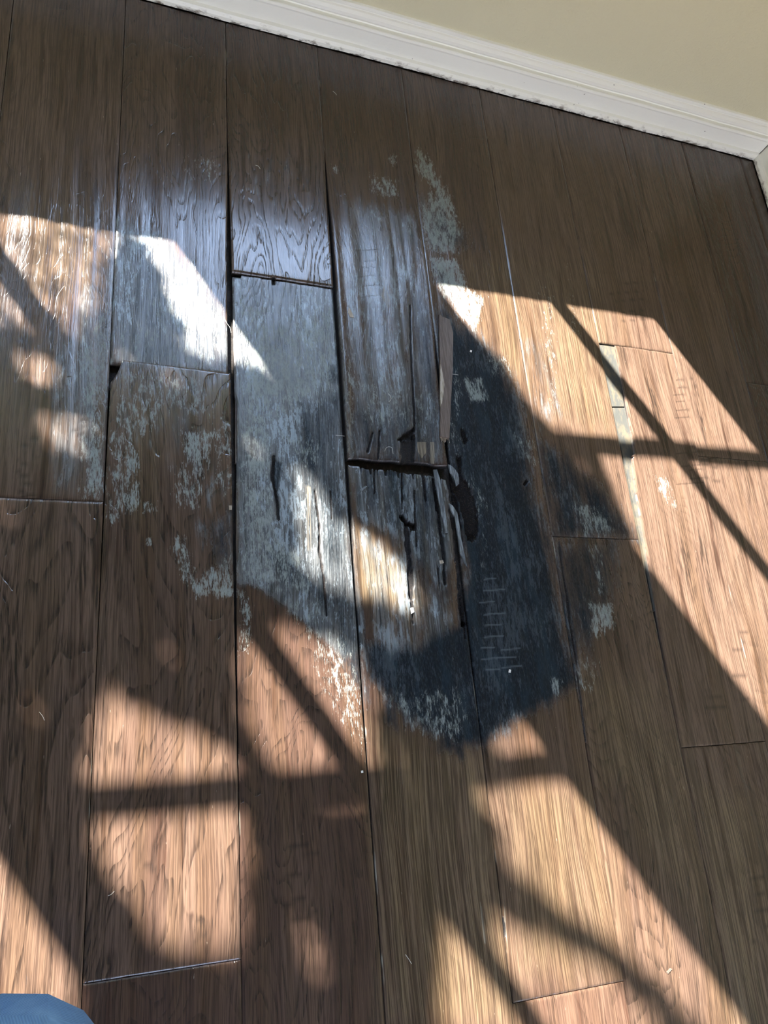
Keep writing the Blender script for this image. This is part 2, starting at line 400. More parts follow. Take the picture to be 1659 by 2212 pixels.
M_TONGUE = simple('bare_tongue_wood', (.034, .036, .032, 1), .8, ((60, 25, 60), (.075, .062, .040, 1), .42, .62), ((300, 60, 60), .0006))
M_TONGUE_D = simple('dark_core_wood', (.045, .030, .024, 1), .8, ((200, 25, 60), (.09, .065, .05, 1), .4, .65))
M_RAW = simple('raw_splinter_wood', (.36, .31, .25, 1), .8, ((300, 40, 60), (.22, .18, .13, 1), .45, .6))
M_CRUMB = simple('pale_crumb', (.68, .66, .60, 1), .8)
M_FIBRE = simple('pale_fibre', (.55, .52, .46, 1), .7)
M_FRAME = simple('window_paint', (.62, .60, .55, 1), .5)
M_GRASS = simple('lawn', (.06, .10, .03, 1), .9, ((5, 5, 5), (.10, .13, .05, 1), .4, .6))
M_LEAF = simple('shrub_leaf', (.045, .10, .025, 1), .5, ((6, 6, 6), (.09, .14, .04, 1), .4, .6))
M_STEM = simple('shrub_stem', (.10, .07, .045, 1), .8)

def base_mat():
    t = NT('white_trim_paint'); pos = t.n('ShaderNodeNewGeometry').outputs['Position']
    sp = t.n('ShaderNodeSeparateXYZ'); t.t.links.new(pos, sp.inputs[0])
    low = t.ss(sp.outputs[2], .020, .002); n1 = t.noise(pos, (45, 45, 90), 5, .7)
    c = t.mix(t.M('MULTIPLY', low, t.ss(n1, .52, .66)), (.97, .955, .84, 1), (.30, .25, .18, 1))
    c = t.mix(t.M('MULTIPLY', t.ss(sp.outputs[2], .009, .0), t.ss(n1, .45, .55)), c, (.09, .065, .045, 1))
    c = t.mix(t.ss(t.noise(pos, (70, 70, 70), 2, .5), .755, .78), c, (.25, .22, .18, 1))
    t.set(t.b.inputs['Base Color'], c); t.b.inputs['Roughness'].default_value = .38
    bp = t.n('ShaderNodeBump', {'Strength': .6, 'Distance': .0008, 'Height': t.noise(pos, (25, 25, 160), 4, .6)}); t.t.links.new(bp.outputs[0], t.b.inputs['Normal'])
    return t.m
M_BASE = base_mat()

# ------------------------------------------------------------------ room shell
YB = 1.3058 * S            # floor line of the far baseboard
YW = YB + .020             # far wall face
XB = 1.395 * S             # floor line of the right baseboard
XW = XB + .020
XL, YBK, HC, WT = -1.95, -2.3, 2.5, .12
LO = (-1.85, 1.45, .06, 1.45)   # opening added behind the photographer for low fill light: x0, x1, z0, z1
YWIN = YW + .05            # plane of the window bars
def x_at(x0h, yh=.877):    # floor shadow line (H units, where it meets y=.877) -> x on the window plane
    return (x0h - 0) * S + (-(YWIN - yh * S)) * (SDX / -SDY)
def z_at(yh): return (YWIN - yh * S) / -SDY * TE
ZS = z_at(.877); ZT = 2.15
WIN = {'window_1': (x_at(-1.25), x_at(.080)), 'window_2': (x_at(.443), x_at(.977))}
wb_ = MB()
def wall_piece(x0, x1, z0, z1): wb_.box((x0, YW, z0), (x1, YW + WT, z1))
a0, a1 = WIN['window_1']; a0 = max(a0, XL + .08); b0, b1 = WIN['window_2']
wall_piece(XL - WT, XW + WT, -.3, ZS); wall_piece(XL - WT, XW + WT, ZT, HC)
wall_piece(XL - WT, a0, ZS, ZT); wall_piece(a1, b0, ZS, ZT); wall_piece(b1, XW + WT, ZS, ZT)
tag(wb_.build('wall_back', M_WALL), kind='structure')
tag(MB().box((XW, YBK, -.3), (XW + WT, YW, HC)).build('wall_right', M_WALL), kind='structure')
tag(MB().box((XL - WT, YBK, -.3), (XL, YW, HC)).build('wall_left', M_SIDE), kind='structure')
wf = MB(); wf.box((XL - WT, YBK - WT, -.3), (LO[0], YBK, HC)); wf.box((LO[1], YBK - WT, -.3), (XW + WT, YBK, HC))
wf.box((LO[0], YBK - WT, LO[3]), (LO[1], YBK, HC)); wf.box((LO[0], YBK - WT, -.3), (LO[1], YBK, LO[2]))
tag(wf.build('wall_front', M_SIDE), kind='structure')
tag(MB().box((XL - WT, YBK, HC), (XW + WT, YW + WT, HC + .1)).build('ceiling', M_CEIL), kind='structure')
tag(MB().box((XL, YBK, -.05), (XW, YW, -.0125)).build('floor', M_SUB), kind='structure')

tag(MB().box((XL - WT, YW + WT, 2.52), (XW + WT, YW + WT + .62, 2.6)).build('added_eave', M_FRAME), kind='structure')   # added unseen eave, keeps high sky light off the floor
def glass_mat():
    m = bpy.data.materials.new('window_glass'); m.use_nodes = True; t = m.node_tree; t.nodes.clear()
    o = t.nodes.new('ShaderNodeOutputMaterial'); mx = t.nodes.new('ShaderNodeMixShader'); tr = t.nodes.new('ShaderNodeBsdfTransparent'); gl = t.nodes.new('ShaderNodeBsdfGlossy')
    gl.inputs['Roughness'].default_value = .0; mx.inputs[0].default_value = .05
    t.links.new(tr.outputs[0], mx.inputs[1]); t.links.new(gl.outputs[0], mx.inputs[2]); t.links.new(mx.outputs[0], o.inputs[0]); return m
M_GLASS = glass_mat()
def window(name, x0, x1, vbars, hbars):
    root = bpy.data.objects.new(name, None); C.objects.link(root); root.location = ((x0 + x1) / 2, YWIN, ZS); tag(root, kind='structure')
    bpy.context.view_layer.update()
    ox, oy, oz = root.location
    f = MB(); j = .012
    def B(m, a, b): m.box((a[0]-ox, a[1]-oy, a[2]-oz), (b[0]-ox, b[1]-oy, b[2]-oz))
    y0, y1 = YWIN - .03, YWIN + .03
    B(f, (x0-.001, y0, ZS), (x0, y1, ZT)); B(f, (x1, y0, ZS), (x1+.001, y1, ZT))
    B(f, (x0, y0, ZT-.03), (x1, y1, ZT)); B(f, (x0-.04, YW-.03, ZS-.022), (x1+.04, YW+.02, ZS-.004))
    f.build('window_frame', M_FRAME, root)
    m = MB()
    for x, w in vbars: B(m, (x-w/2, YWIN-.008, ZS), (x+w/2, YWIN+.008, ZT))
    for z, w in hbars: B(m, (x0, YWIN-.008, z-w/2), (x1, YWIN+.008, z+w/2))
    m.build('glazing_bars', M_FRAME, root)
    g = MB(); B(g, (x0, YWIN+.012, ZS), (x1, YWIN+.015, ZT)); g.build('pane', M_GLASS, root)
def hb(y0h, y1h): z0, z1 = z_at(y1h), z_at(y0h); return ((z0+z1)/2, abs(z1-z0))
window('window_1', a0, a1, [(x_at(-.238), .030*S), (x_at(-.645), .085*S)], [hb(.535, .508), hb(.030, -.001)])
window('window_2', b0, b1, [(x_at(.733), .026*S)], [hb(.540, .514)])

# baseboards with a moulded profile, mitred in the corner
PROF = [(0,.0015),(.0215,.0015),(.0220,.010),(.0185,.0165),(.0128,.0195),(.0125,.053),(.0145,.0575),(.0135,.0620),(.0120,.0632),(.0040,.0642),(.0035,.0680),(.0085,.0705),(.0100,.0735),(.0092,.080),(.0060,.0860),(.0030,.0880),(.0030,.0905),(.0050,.0925),(.0045,.0985),(0,.1005)]
def baseboard(name, along_x):
    n = 240; vs_, fs = [], []
    for i in range(n + 1):
        u = i / n
        for d, z in PROF:
            if along_x: x = XL + u * ((XW - d) - XL); y = YW - d
            else: y = YBK + u * ((YW - d) - YBK); x = XW - d
            w = .0006 * math.sin(u * 47 + z * 60) + .0004 * math.sin(u * 131)
            if d > .001 and i < n: 
                if along_x: y += w
                else: x += w
            vs_.append((x, y, z + (random.uniform(-.0004, .0004) if z < .005 else 0)))
    k = len(PROF)
    for i in range(n):
        for j in range(k - 1): fs.append((i*k+j, i*k+j+1, (i+1)*k+j+1, (i+1)*k+j))
    fs.append(tuple(range(k))); fs.append(tuple(n*k+j for j in reversed(range(k))))
    o = mesh_obj(name, vs_, fs, M_BASE); tag(o, kind='structure')
    return o
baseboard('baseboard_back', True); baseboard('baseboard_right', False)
cm_ = MB(); cm_.tube([(XW-.0185, YW-.0185, .012), (XW-.0142, YW-.0142, .022), (XW-.0138, YW-.0138, .058)], .0007, 5)
tag(cm_.build('corner_line', M_SUB), kind='structure')  # thin dark line down the mitred baseboard corner

# ------------------------------------------------------------------ the boards
def col_x(k): return (.0095 + .1683 * k) * S
def mk_board(label, k, y0h, y1h, tone=.5, red=.2, ring=.5, seed=None, xl=None, xr=None, yt=None, yb=None, lift=None, fine=None, cup=.0, gap=.0010, jag=0., scrape=.0005, x0=None, x1=None):
    """one floorboard; xl/xr (y_h, inset in m) lists, yt/yb functions of u, lift(x,y)->m, fine=(y_lo_h,y_hi_h) dense zone"""
    X0 = col_x(k) if x0 is None else x0; X1 = col_x(k + 1) if x1 is None else x1
    Y0, Y1 = y0h * S, y1h * S
    dx = .0015 if fine else .003; nx = max(4, int((X1 - X0) / dx))
    e = np.array([0, .0004, .0010, .0020]) / (X1 - X0)
    u = np.concatenate([[0], e, np.linspace(.0035/(X1-X0), 1-.0035/(X1-X0), nx), 1 - e[::-1], [1]])
    ys = [Y0, Y0+.0004, Y0+.001, Y0+.002]; y = Y0 + .0035
    while y < Y1 - .0035:
        ys.append(y); y += (.0021 if fine and fine[0]*S < y < fine[1]*S else .006)
    ys += [Y1-.0035, Y1-.002, Y1-.001, Y1-.0004, Y1]
    vv = (np.array(ys) - Y0) / (Y1 - Y0); v = np.concatenate([[0], vv, [1]])
    U, V = np.meshgrid(u, v, indexing='ij')
    sd = int((seed if seed is not None else rng.random()) * 1000)
    yy = Y0 + V * (Y1 - Y0)
    top = Y1 - gap/2 + (yt(U) if yt else 0); bot = Y0 + gap/2 + (yb(U) if yb else 0)
    if jag:
        top = top - jag * vnoise(U*45, U*0, sd) * (1 if jag > 0 else 0)
    fr = V; yy = bot + fr * (top - bot)
    il = np.interp(yy, [a*S for a, b in xl], [b for a, b in xl]) if xl else 0
    ir = np.interp(yy, [a*S for a, b in xr], [b for a, b in xr]) if xr else 0
    lx = X0 + gap/2 + il; rx = X1 - gap/2 - ir
    xx = lx + U * (rx - lx)
    w = (xx - (X0+X1)/2) / ((X1-X0)/2)
    z = cup * w**2
    z = z + scrape * (vnoise(xx*55 + yy*1.5, yy*2.2, sd+1) - .5) * 2 + scrape*.5*(vnoise(xx*130, yy*3.5, sd+2) - .5)*2 + scrape*1.3*(vnoise(xx*16, yy*3, sd+5)-.5)*2
    if lift: z = z + lift(xx, yy)
    de = np.minimum(np.minimum(xx - lx, rx - xx), np.minimum(yy - bot, top - yy))
    z = z - .0011 * (1 - sst(0, .0028, de))
    px, py = to_px(xx, yy, z)
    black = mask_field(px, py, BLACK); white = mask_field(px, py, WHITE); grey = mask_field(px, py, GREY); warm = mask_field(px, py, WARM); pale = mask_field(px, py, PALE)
    deep = np.zeros(px.shape); saw = np.zeros(px.shape)
    wob = (vnoise(px*.35, py*.08, 3) - .5)
    for pts, hw, dep in CRACK:
        p = np.array(pts, float); f = hw*2 + 6
        m = (px > p[:,0].min()-f) & (px < p[:,0].max()+f) & (py > p[:,1].min()-f) & (py < p[:,1].max()+f)
        if m.any():
            d = line_d(px[m], py[m], pts) + wob[m]*hw*1.2
            s = 1 - sst(hw*.55, hw*1.25+.8, d); z[m] -= dep*s; deep[m] = np.maximum(deep[m], s)
    for pts, dep in HOLE:
        p = np.array(pts, float)
        m = (px > p[:,0].min()-8) & (px < p[:,0].max()+8) & (py > p[:,1].min()-8) & (py < p[:,1].max()+8)
        if m.any():
            d = poly_sd(px[m], py[m], pts) + wob[m]*5
            s = sst(-2, 2.5, d); z[m] -= dep*s*(.75+.5*vnoise(px[m]*.12, py[m]*.12, 8)); deep[m] = np.maximum(deep[m], s)
    for cx, cy, hw, hh, n in SCR:
        m = (abs(px-cx) < hw*1.2) & (abs(py-cy) < hh*1.1)
        if m.any():
            r = random.Random(int(cx*7+cy))
            for i in range(n):
                yc = cy - hh + 2*hh*(i+.5)/n + r.uniform(-3, 3); xc = cx + r.uniform(-.3, .3)*hw; l = hw*r.uniform(.35, .8)
                dd = line_d(px[m], py[m], [(xc-l, yc+l*.06), (xc+l, yc-l*.10)])
                saw[m] = np.maximum(saw[m], (1 - sst(.6, 2.2, dd))*.7)
    edge = 1 - sst(0, .0022, np.minimum(xx-lx, rx-xx))
    z[0, :] = z[-1, :] = -.012; z[:, 0] = z[:, -1] = -.012
    deep[0, :] = deep[-1, :] = 1; deep[:, 0] = deep[:, -1] = 1
    I, J = U.shape
    verts = np.stack([xx, yy, z], -1).reshape(-1, 3)
    idx = np.arange(I*J).reshape(I, J)
    q = np.stack([idx[:-1, :-1], idx[1:, :-1], idx[1:, 1:], idx[:-1, 1:]], -1).reshape(-1, 4)
    me = bpy.data.meshes.new('floorboard')
    me.vertices.add(len(verts)); me.vertices.foreach_set('co', verts.ravel())
    me.loops.add(q.size); me.loops.foreach_set('vertex_index', q.ravel().astype(np.int32))
    me.polygons.add(len(q)); me.polygons.foreach_set('loop_start', np.arange(0, q.size, 4, dtype=np.int32)); me.polygons.foreach_set('loop_total', np.full(len(q), 4, np.int32))
    me.polygons.foreach_set('use_smooth', np.ones(len(q), bool))
    me.update(calc_edges=True); me.validate()
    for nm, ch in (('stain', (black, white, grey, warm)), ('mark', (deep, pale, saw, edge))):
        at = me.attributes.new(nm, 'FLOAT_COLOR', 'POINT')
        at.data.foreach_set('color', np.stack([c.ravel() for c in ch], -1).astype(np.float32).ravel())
    me.materials.append(M_WOOD)
    o = bpy.data.objects.new('floorboard', me); C.objects.link(o)
    o.color = (tone, red, (sd % 997) / 997, ring)
    tag(o, label, 'floorboard', 'floorboards of the dark wood floor')
    return o

G_ = lambda x, y, cx, cy, rx, ry: np.exp(-((x-cx*S)/(rx*S))**2 - ((y-cy*S)/(ry*S))**2)
B = mk_board
TOPY = 1.3045
B('dark brown floorboard, thin slice at the far left edge of the floor', -2, -.62, TOPY, .45, .2, .3, .11, x0=col_x(-2)+.05*S)
B('brown floorboard at the left edge lying above the cross joint, bleached down its right side', -1, .3816, TOPY, .66, .15, .25, .21, scrape=.0008)
B('brown floorboard at the left edge with swirling knot grain, below the cross joint', -1, -.62, .3816, .95, .25, 1.0, .33)
B('grey bleached floorboard reaching up to the white baseboard, partly covered by the lifted mould-spotted board', 0, .587, TOPY, .45, .25, .7, .42,
  xr=[(.4, .006), (.8, .005), (.95, .001), (1.3, 0)], lift=lambda x, y: .0012*G_(x, y, .1, .75, .1, .2))
l1b = lambda x, y: .0075*sst(.30*S, .589*S, y) + .002*((x-col_x(0))/.19)*sst(.2*S, .5*S, y)
B('lifted brown floorboard with mint-white mould spots and a broken upper left corner', 0, -.1665, .592, .62, .25, .9, .55,
  xl=[(.2, .0), (.45, .001), (.555, .002), (.560, .006), (.570, .011), (.578, .014), (.592, .018)], xr=[(0, 0), (.3, .002), (.58, .003)],
  yt=lambda u: -.004*u, lift=l1b, fine=(.3, .62))
B('dark brown board end at the bottom edge below the slanted joint, beside the denim knee', 0, -.62, -.1665, .30, .45, .6, .61, yt=lambda u: 0*u)
B('smooth floorboard with wavy ring grain and blue window sheen, above the darkened cross joint', 1, .7706, TOPY, .42, .25, 1.0, .37,
  xl=[(.7, .004), (.9, .002), (1.05, 0)], xr=[(.7, .003), (.95, .002), (1.05, 0)], lift=lambda x, y: .0045*(1-sst(.77*S, 1.0*S, y)), scrape=.0003)
B('long weathered grey-white floorboard with a jagged crack, left of the rotten centre board', 1, -.62, .770, .35, .3, .8, .72,
  xl=[(-.2, 0), (.2, .0015), (.36, .003), (.54, .008), (.56, .004), (.75, .004)], xr=[(-.2, .001), (.45, .003), (.75, .003)],
  fine=(.0, .80), lift=lambda x, y: -.0005 + 0*x, scrape=.0006, yt=lambda u: -.006*np.exp(-(u/.09)**2)*0 - .007*(u < .085))
def l3a(x, y):
    w = (x - col_x(2)) / .19
    a = .010*sst(1.05*S, .80*S, y) - .003*sst(.62*S, .47*S, y)
    return a*(.55+.45*w) + .0025*np.exp(-((w-.03)/.06)**2)*sst(1.1*S, .8*S, y) - .0030*np.exp(-((w-.80)/.10)**2)*sst(.85*S, .65*S, y) - .0025*np.exp(-((w-.33)/.08)**2)*sst(1.0*S, .85*S, y) + .0003*np.sin(w*30+vnoise(w*4, y*6, 4)*6)*sst(1.0*S, .75*S, y)
ye = [fl(750, 990)[1], fl(965, 1008)[1]]
B('buckled rotten floorboard with splintered broken lower end and blackened grooves, reaching the baseboard', 2, .45, TOPY, .30, .3, .3, .81,
  yb=lambda u: ye[0] - .45*S + (ye[1]-ye[0])*u + .0025*(vnoise(u*9, u*0, 2)-.5)*2, lift=l3a, fine=(.40, 1.0), scrape=.0007,
  xl=[(.4, .002), (.9, .003), (1.05, 0)], xr=[(.42, .004), (.5, .006), (.66, .005), (.72, .001), (1.0, 0)])
l3b = lambda x, y: .0020*sst(.1*S, .45*S, y) + .0012*np.sin((x-col_x(2))*260+vnoise(x*20, y*5, 9)*4)*sst(.15*S, .42*S, y)
yt3 = [fl(752, 1003)[1], fl(960, 1030)[1]]
B('blackened floorboard with frayed top end and long open splits, running to the bottom edge', 2, -.62, .45, .40, .2, .4, .93,
  yt=lambda u: yt3[0] - .45*S + (yt3[1]-yt3[0])*u - .006*vnoise(u*22, u*0, 5) - .010*(vnoise(u*60, u*0, 6) > .72), lift=l3b, fine=(.05, .46), scrape=.0009,
  xl=[(-.2, .0), (.1, .001), (.45, .002)], xr=[(-.3, 0), (.1, .001), (.30, .003), (.45, .006)])
B('black mould covered floorboard with the deep ragged hole, white bloom near its upper end', 3, -.2616, TOPY, .55, .25, .25, .07, fine=(.02, .72), lift=lambda x, y: .001*G_(x, y, .6, .6, .08, .3), xl=[(.0, .001), (.42, .003), (.55, .004), (.72, .003), (.9, 0)])
B('reddish board end at the bottom edge below the pale slanted joint', 3, -.62, -.2616, .75, .75, .5, .18)
B('floorboard with dark water stain ending at the flat cross joint, sunlit upper half', 4, .3586, TOPY, .75, .15, .2, .27, xr=[(.35, 0), (1.3, 0)], scrape=.0006)
B('dark-topped floorboard with a white mould patch, running from the flat joint to the bottom edge', 4, -.62, .3586, .62, .2, .8, .39)
B('dark shaded floorboard at the baseboard above the thin joint, its lower end in bright sun', 5, .7385, TOPY, .85, .2, .2, .47)
B('sunlit floorboard with a splintered left edge beside the wide open gap', 5, .0248, .7385, .85, .15, .3, .58, fine=(.35, .74),
  xl=[(0, 0), (.12, .002), (.30, .009), (.44, .014), (.508, .021), (.510, .027), (.514, .022), (.516, .030), (.60, .036), (.735, .039)], lift=lambda x, y: .003*sst(.2*S, .4*S, y)*(1-sst(.6*S, .72*S, y)))
B('olive brown floorboard with deep hand-scraped ridges at the lower right edge', 5, -.62, .0248, .65, .05, .5, .66, scrape=.0012)
B('floorboard crossed by the bright sun patch edge, above the joint near the right edge', 6, .5247, TOPY, .9, .15, .3, .76)
B('sunlit floorboard along the right edge below the shadow of the window bar', 6, -.62, .5247, .85, .12, .4, .88)
B('shaded dark floorboard at the right, above the short joint by the right edge', 7, .696, TOPY, .42, .2, .5, .95)
B('shaded floorboard piece cut off by the right edge below the short joint', 7, -.62, .696, .42, .3, .9, .03)
B('narrow dark floorboard strip against the right-hand baseboard', 8, -.62, TOPY, .2, .1, .2, .14, x1=XB-.001)

# plain boards beyond the ones seen in the photo
for a_, b_ in (((XL, YBK), (col_x(-2) + .05*S - .001, YW)), ((col_x(-2) + .05*S, YBK), (XW, -.6205*S))):
    fx_ = MB().box((a_[0], a_[1], -.0124), (b_[0], b_[1], -.0004)).build('floor', M_WOOD); fx_.color = (.5, .2, .5, .5); tag(fx_, kind='structure')

# tongue strips laid bare in the gaps
def strip(name, pts_l, pts_r, z, mat, label=None, cat=None, th=.006):
    n = len(pts_l); v = [(*fl(*p, z), z) for p in pts_l] + [(*fl(*p, z), z) for p in pts_r]
    v += [(a, b, c-th) for a, b, c in v[:2*n]]
    f = []
    for i in range(n-1):
        f.append((i, n+i, n+i+1, i+1)); f.append((2*n+i, 2*n+i+1, 3*n+i+1, 3*n+i))
        f.append((i, i+1, 2*n+i+1, 2*n+i)); f.append((n+i, 3*n+i, 3*n+i+1, n+i+1))
    f.append((0, 2*n, 3*n, n)); f.append((n-1, 2*n-1, 4*n-1, 3*n-1))
    o = mesh_obj(name, v, f, mat)
    if label: tag(o, label, cat)
    return o
def cxs(y, off): return off
strip('bare_tongue', [(1291,744),(1311,820),(1322,878)], [(1330,744),(1340,812),(1348,878)], -.0035, M_TONGUE, 'greyish bare wood tongue in the wide gap, upper piece beside the sunlit board', 'wood strip')
strip('bare_tongue', [(1323,881),(1340,960),(1362,1060),(1385,1170),(1398,1240),(1412,1320)], [(1350,881),(1366,960),(1378,1060),(1396,1170),(1406,1240),(1416,1320)], -.0035, M_TONGUE, 'weathered bare wood tongue in the gap, long lower piece running down past the shadow', 'wood strip')
strip('bare_tongue', [(508,822),(508,900),(508,1000)], [(519,822),(518,900),(514,1000)], -.0030, M_TONGUE_D, 'short dark brown tongue in the gap right of the lifted mould-spotted board', 'wood strip')

# ------------------------------------------------------------------ loose splinters, chips, crumbs and fibres
def prism(name, outline, z0, th, mat, label, cat, group=None, parent=None, top=None, jagged=0):
    """flat irregular chip; outline in pixels at height z0+th"""
    n = len(outline); zz = [(top[i] if top else z0+th) for i in range(n)]
    P = [fl(x, y, zz[i]) for i, (x, y) in enumerate(outline)]
    v = [(p[0], p[1], zz[i]) for i, p in enumerate(P)] + [(p[0], p[1], zz[i]-th) for i, p in enumerate(P)]
    f = [tuple(range(n)), tuple(range(2*n-1, n-1, -1))] + [(i, n+i, n+(i+1) % n, (i+1) % n) for i in range(n)]
    o = mesh_obj(name, v, f, mat, parent)
    if label: tag(o, label, cat, group)
    return o
M_SPL = simple('dark_splinter_wood', (.075, .052, .040, 1), .6, ((500, 20, 60), (.13, .095, .075, 1), .42, .62), ((600, 30, 30), .0004))
M_SPLG = simple('grey_splinter_wood', (.05, .058, .065, 1), .5, ((500, 30, 60), (.22, .25, .27, 1), .42, .62), ((600, 30, 30), .0005))
sp_root = prism('wood_splinter', [(949,678),(956,684),(972,690),(979,720),(978,800),(974,870),(971,946),(951,942),(952,860),(951,780),(949,720)], .0, .006, M_SPL,
   'long narrow brown splinter lying along the seam beside the buckled rotten board', 'splinter', top=[.006,.006,.007,.008,.010,.011,.012,.012,.011,.009,.007])
prism('bare_patch', [(951.5,786),(955,800),(960,830),(958,850),(955,870),(951.5,878)], .0, .0035, M_RAW, None, None, parent=sp_root, top=[.0104,.0110,.0112,.0116,.0116,.0116])
fr = MB()
for i in range(9):
    a = fl(952+i*2.1, 944+(i % 3), .009); b = fl(951+i*2.4+random.uniform(-3, 3), 950+random.uniform(-2, 9), .008)
    fr.tube([(*a, .009), (*b, .007)], .0005, 4)
fr.build('frayed_end', M_RAW, sp_root)
prism('wood_splinter', [(970,1087),(978,1092),(988,1108),(992,1130),(997,1165),(1004,1200),(1010,1225),(1003,1215),(993,1190),(988,1150),(984,1120),(974,1100)], .0, .003, M_SPLG,
   'curved grey sliver bridging the open split left of the ragged hole', 'splinter', top=[.004,.004,.003,.003,.003,.0025,.002,.002,.0025,.003,.003,.004])
prism('wood_splinter', [(968,1003),(974,1005),(982,1012),(990,1024),(992,1045),(986,1050),(982,1032),(972,1020)], .0, .0025, M_SPLG,
   'short pale-edged flap of wood over the top of the ragged hole', 'splinter', top=[.002]*8)
prism('wood_splinter', [(936,1015),(944,1014),(952,1040),(960,1090),(968,1150),(962,1150),(952,1100),(944,1060)], .0, .003, M_SPLG,
   'stiff grey strip standing along the right side of the frayed black board', 'splinter', top=[.0065]*8)
for pts, lab, m, th in [
  ([(754,664),(759,672),(765,686),(756,684),(752,674)], 'small pale triangular wood flake at the left edge of the buckled board', M_RAW, .0012),
  ([(887,1313),(893,1312),(895,1322),(889,1326)], 'small cream wood chip just below the long split in the sunlit patch', M_CRUMB, .002),
  ([(1100,1446),(1104,1447),(1103,1453),(1099,1452)], 'tiny white crumb on the blue-black stained board, lone bright speck', M_CRUMB, .0015),
  ([(778,1057),(790,1049),(793,1051),(780,1062)], 'small grey wood sliver at the left edge of the frayed black board', M_SPLG, .0015),
  ([(949,1211),(957,1210),(959,1216),(951,1218)], 'tiny brown wood crumb beside the lower end of the narrow split', M_RAW, .0015),
  ([(1016,756),(1020,757),(1019,761),(1015,760)], 'tiny white crumb on the black stained board under the sunlit bloom', M_CRUMB, .0012),
  ([(780,1665),(784,1664),(785,1669),(781,1670)], 'tiny white crumb near the foot of the diagonal bar shadow', M_CRUMB, .0012),
  ([(494,1092),(501,1092),(501,1101),(495,1101)], 'round tan speck on the right edge of the lifted mould-spotted board', M_RAW, .0010),
  ([(1440,2100),(1449,2091),(1452,2094),(1443,2104)], 'short brown twig crumb on the sunlit boards at lower right', M_SPL, .0015)]:
    xs_ = fl(*pts[0]); hz = .0
    c_ = np.mean(pts, 0)
    x_, y_ = fl(*c_); k = (x_/S - .0095)/.1683
    if 2 <= k < 3: hz = float(l3a(np.array(x_), np.array(y_)) if y_ > .45*S else l3b(np.array(x_), np.array(y_)))
    if 0 <= k < 1: hz = float(l1b(np.array(x_), np.array(y_)))
    prism('wood_chip' if 'crumb' not in lab else 'crumb', pts, hz+.0002, th, m, lab, 'debris')
def fibre(pts, lab, r=.00028, z=.0022):
    n = len(pts); P = []
    for i in range((n-1)*4+1):
        t = i/4; a = min(int(t), n-2); f = t-a; p0 = pts[max(a-1, 0)]; p1 = pts[a]; p2 = pts[a+1]; p3 = pts[min(a+2, n-1)]
        q = [.5*((2*p1[j]) + (-p0[j]+p2[j])*f + (2*p0[j]-5*p1[j]+4*p2[j]-p3[j])*f*f + (-p0[j]+3*p1[j]-3*p2[j]+p3[j])*f**3) for j in (0, 1)]
        zz = z + .0006*math.sin(i*1.7); P.append((*fl(q[0], q[1], zz), zz))
    tag(MB().tube(P, r, 5).build('fibre', M_FIBRE, smooth=True), lab, 'debris')
fibre([(831,975),(834,968),(840,965),(847,968),(849,980)], 'curled pale fibre on the splintered end of the buckled board', z=.010)
fibre([(838,850),(843,855),(845,862),(840,868)], 'short curled white fibre on the buckled board above its broken end', z=.012)
fibre([(484,685),(490,698),(497,708),(499,719)], 'white curved hair at the right edge of the grey bleached board', z=.004)
fibre([(719,197),(724,201),(727,205)], 'short white hair on the dark floor below the far baseboard')
fibre([(552,357),(558,359),(562,365)], 'small white hooked hair on the wavy-grain board', z=.005)
fibre([(876,2062),(883,2072),(889,2082)], 'thin straw-coloured fibre on the brown board near the bottom edge', z=.003)
fibre([(85,1538),(92,1547),(96,1556)], 'pale hair on the left-hand board in shade', z=.002)
fibre([(725,940),(735,941),(744,942)], 'thin grey splinter fibre bridging the seam left of the broken end', z=.004)
fibre([(977,808),(984,809),(990,810)], 'short white fibre right of the long brown splinter', z=.003)
fibre([(233,1935),(240,1932),(247,1925)], 'pale hair on the sunlit board at the lower left', z=.002)

# ------------------------------------------------------------------ kneeling photographer: jeans and shoes
def denim():
    t = NT('blue_denim'); pos = t.n('ShaderNodeNewGeometry').outputs['Position']
    w = t.n('ShaderNodeTexWave', {'Scale': 420., 'Distortion': .6, 'Detail': 1.}, wave_type='BANDS', bands_direction='DIAGONAL'); t.t.links.new(pos, w.inputs['Vector'])
    n = t.noise(pos, (14, 14, 14), 3, .6)
    c = t.mix(t.M('MULTIPLY', w.outputs['Fac'], .6), (.060, .145, .27, 1), (.13, .26, .42, 1)); c = t.mix(t.ss(n, .45, .7, 0, .7), c, (.17, .31, .45, 1))
    c = t.mix(t.ss(t.noise(pos, (260, 260, 260), 2), .76, .79), c, (.7, .72, .72, 1))
    t.set(t.b.inputs['Base Color'], c); t.b.inputs['Roughness'].default_value = .9
    h = t.M('ADD', t.M('MULTIPLY', w.outputs['Fac'], .06), t.noise(pos, (20, 45, 30), 3, .5))
    bp = t.n('ShaderNodeBump', {'Strength': .8, 'Distance': .008, 'Height': h}); t.t.links.new(bp.outputs[0], t.b.inputs['Normal']); return t.m
M_DENIM = denim(); M_SHOE = simple('dark_shoe_leather', (.03, .025, .022, 1), .5); M_SOLE = simple('shoe_sole', (.35, .34, .32, 1), .8)
pr = bpy.data.objects.new('person', None); C.objects.link(pr)
kx, ky = fl(-10, 2252, .40)
pr.location = (kx, ky - .1, 0)
tag(pr, 'person crouching at the bottom left corner, only a blue denim knee in view', 'person')
OX, OY = pr.location[0], pr.location[1]
def P_(x, y, z): return (x - OX, y - OY, z)
me = bpy.data.meshes.new('jeans')
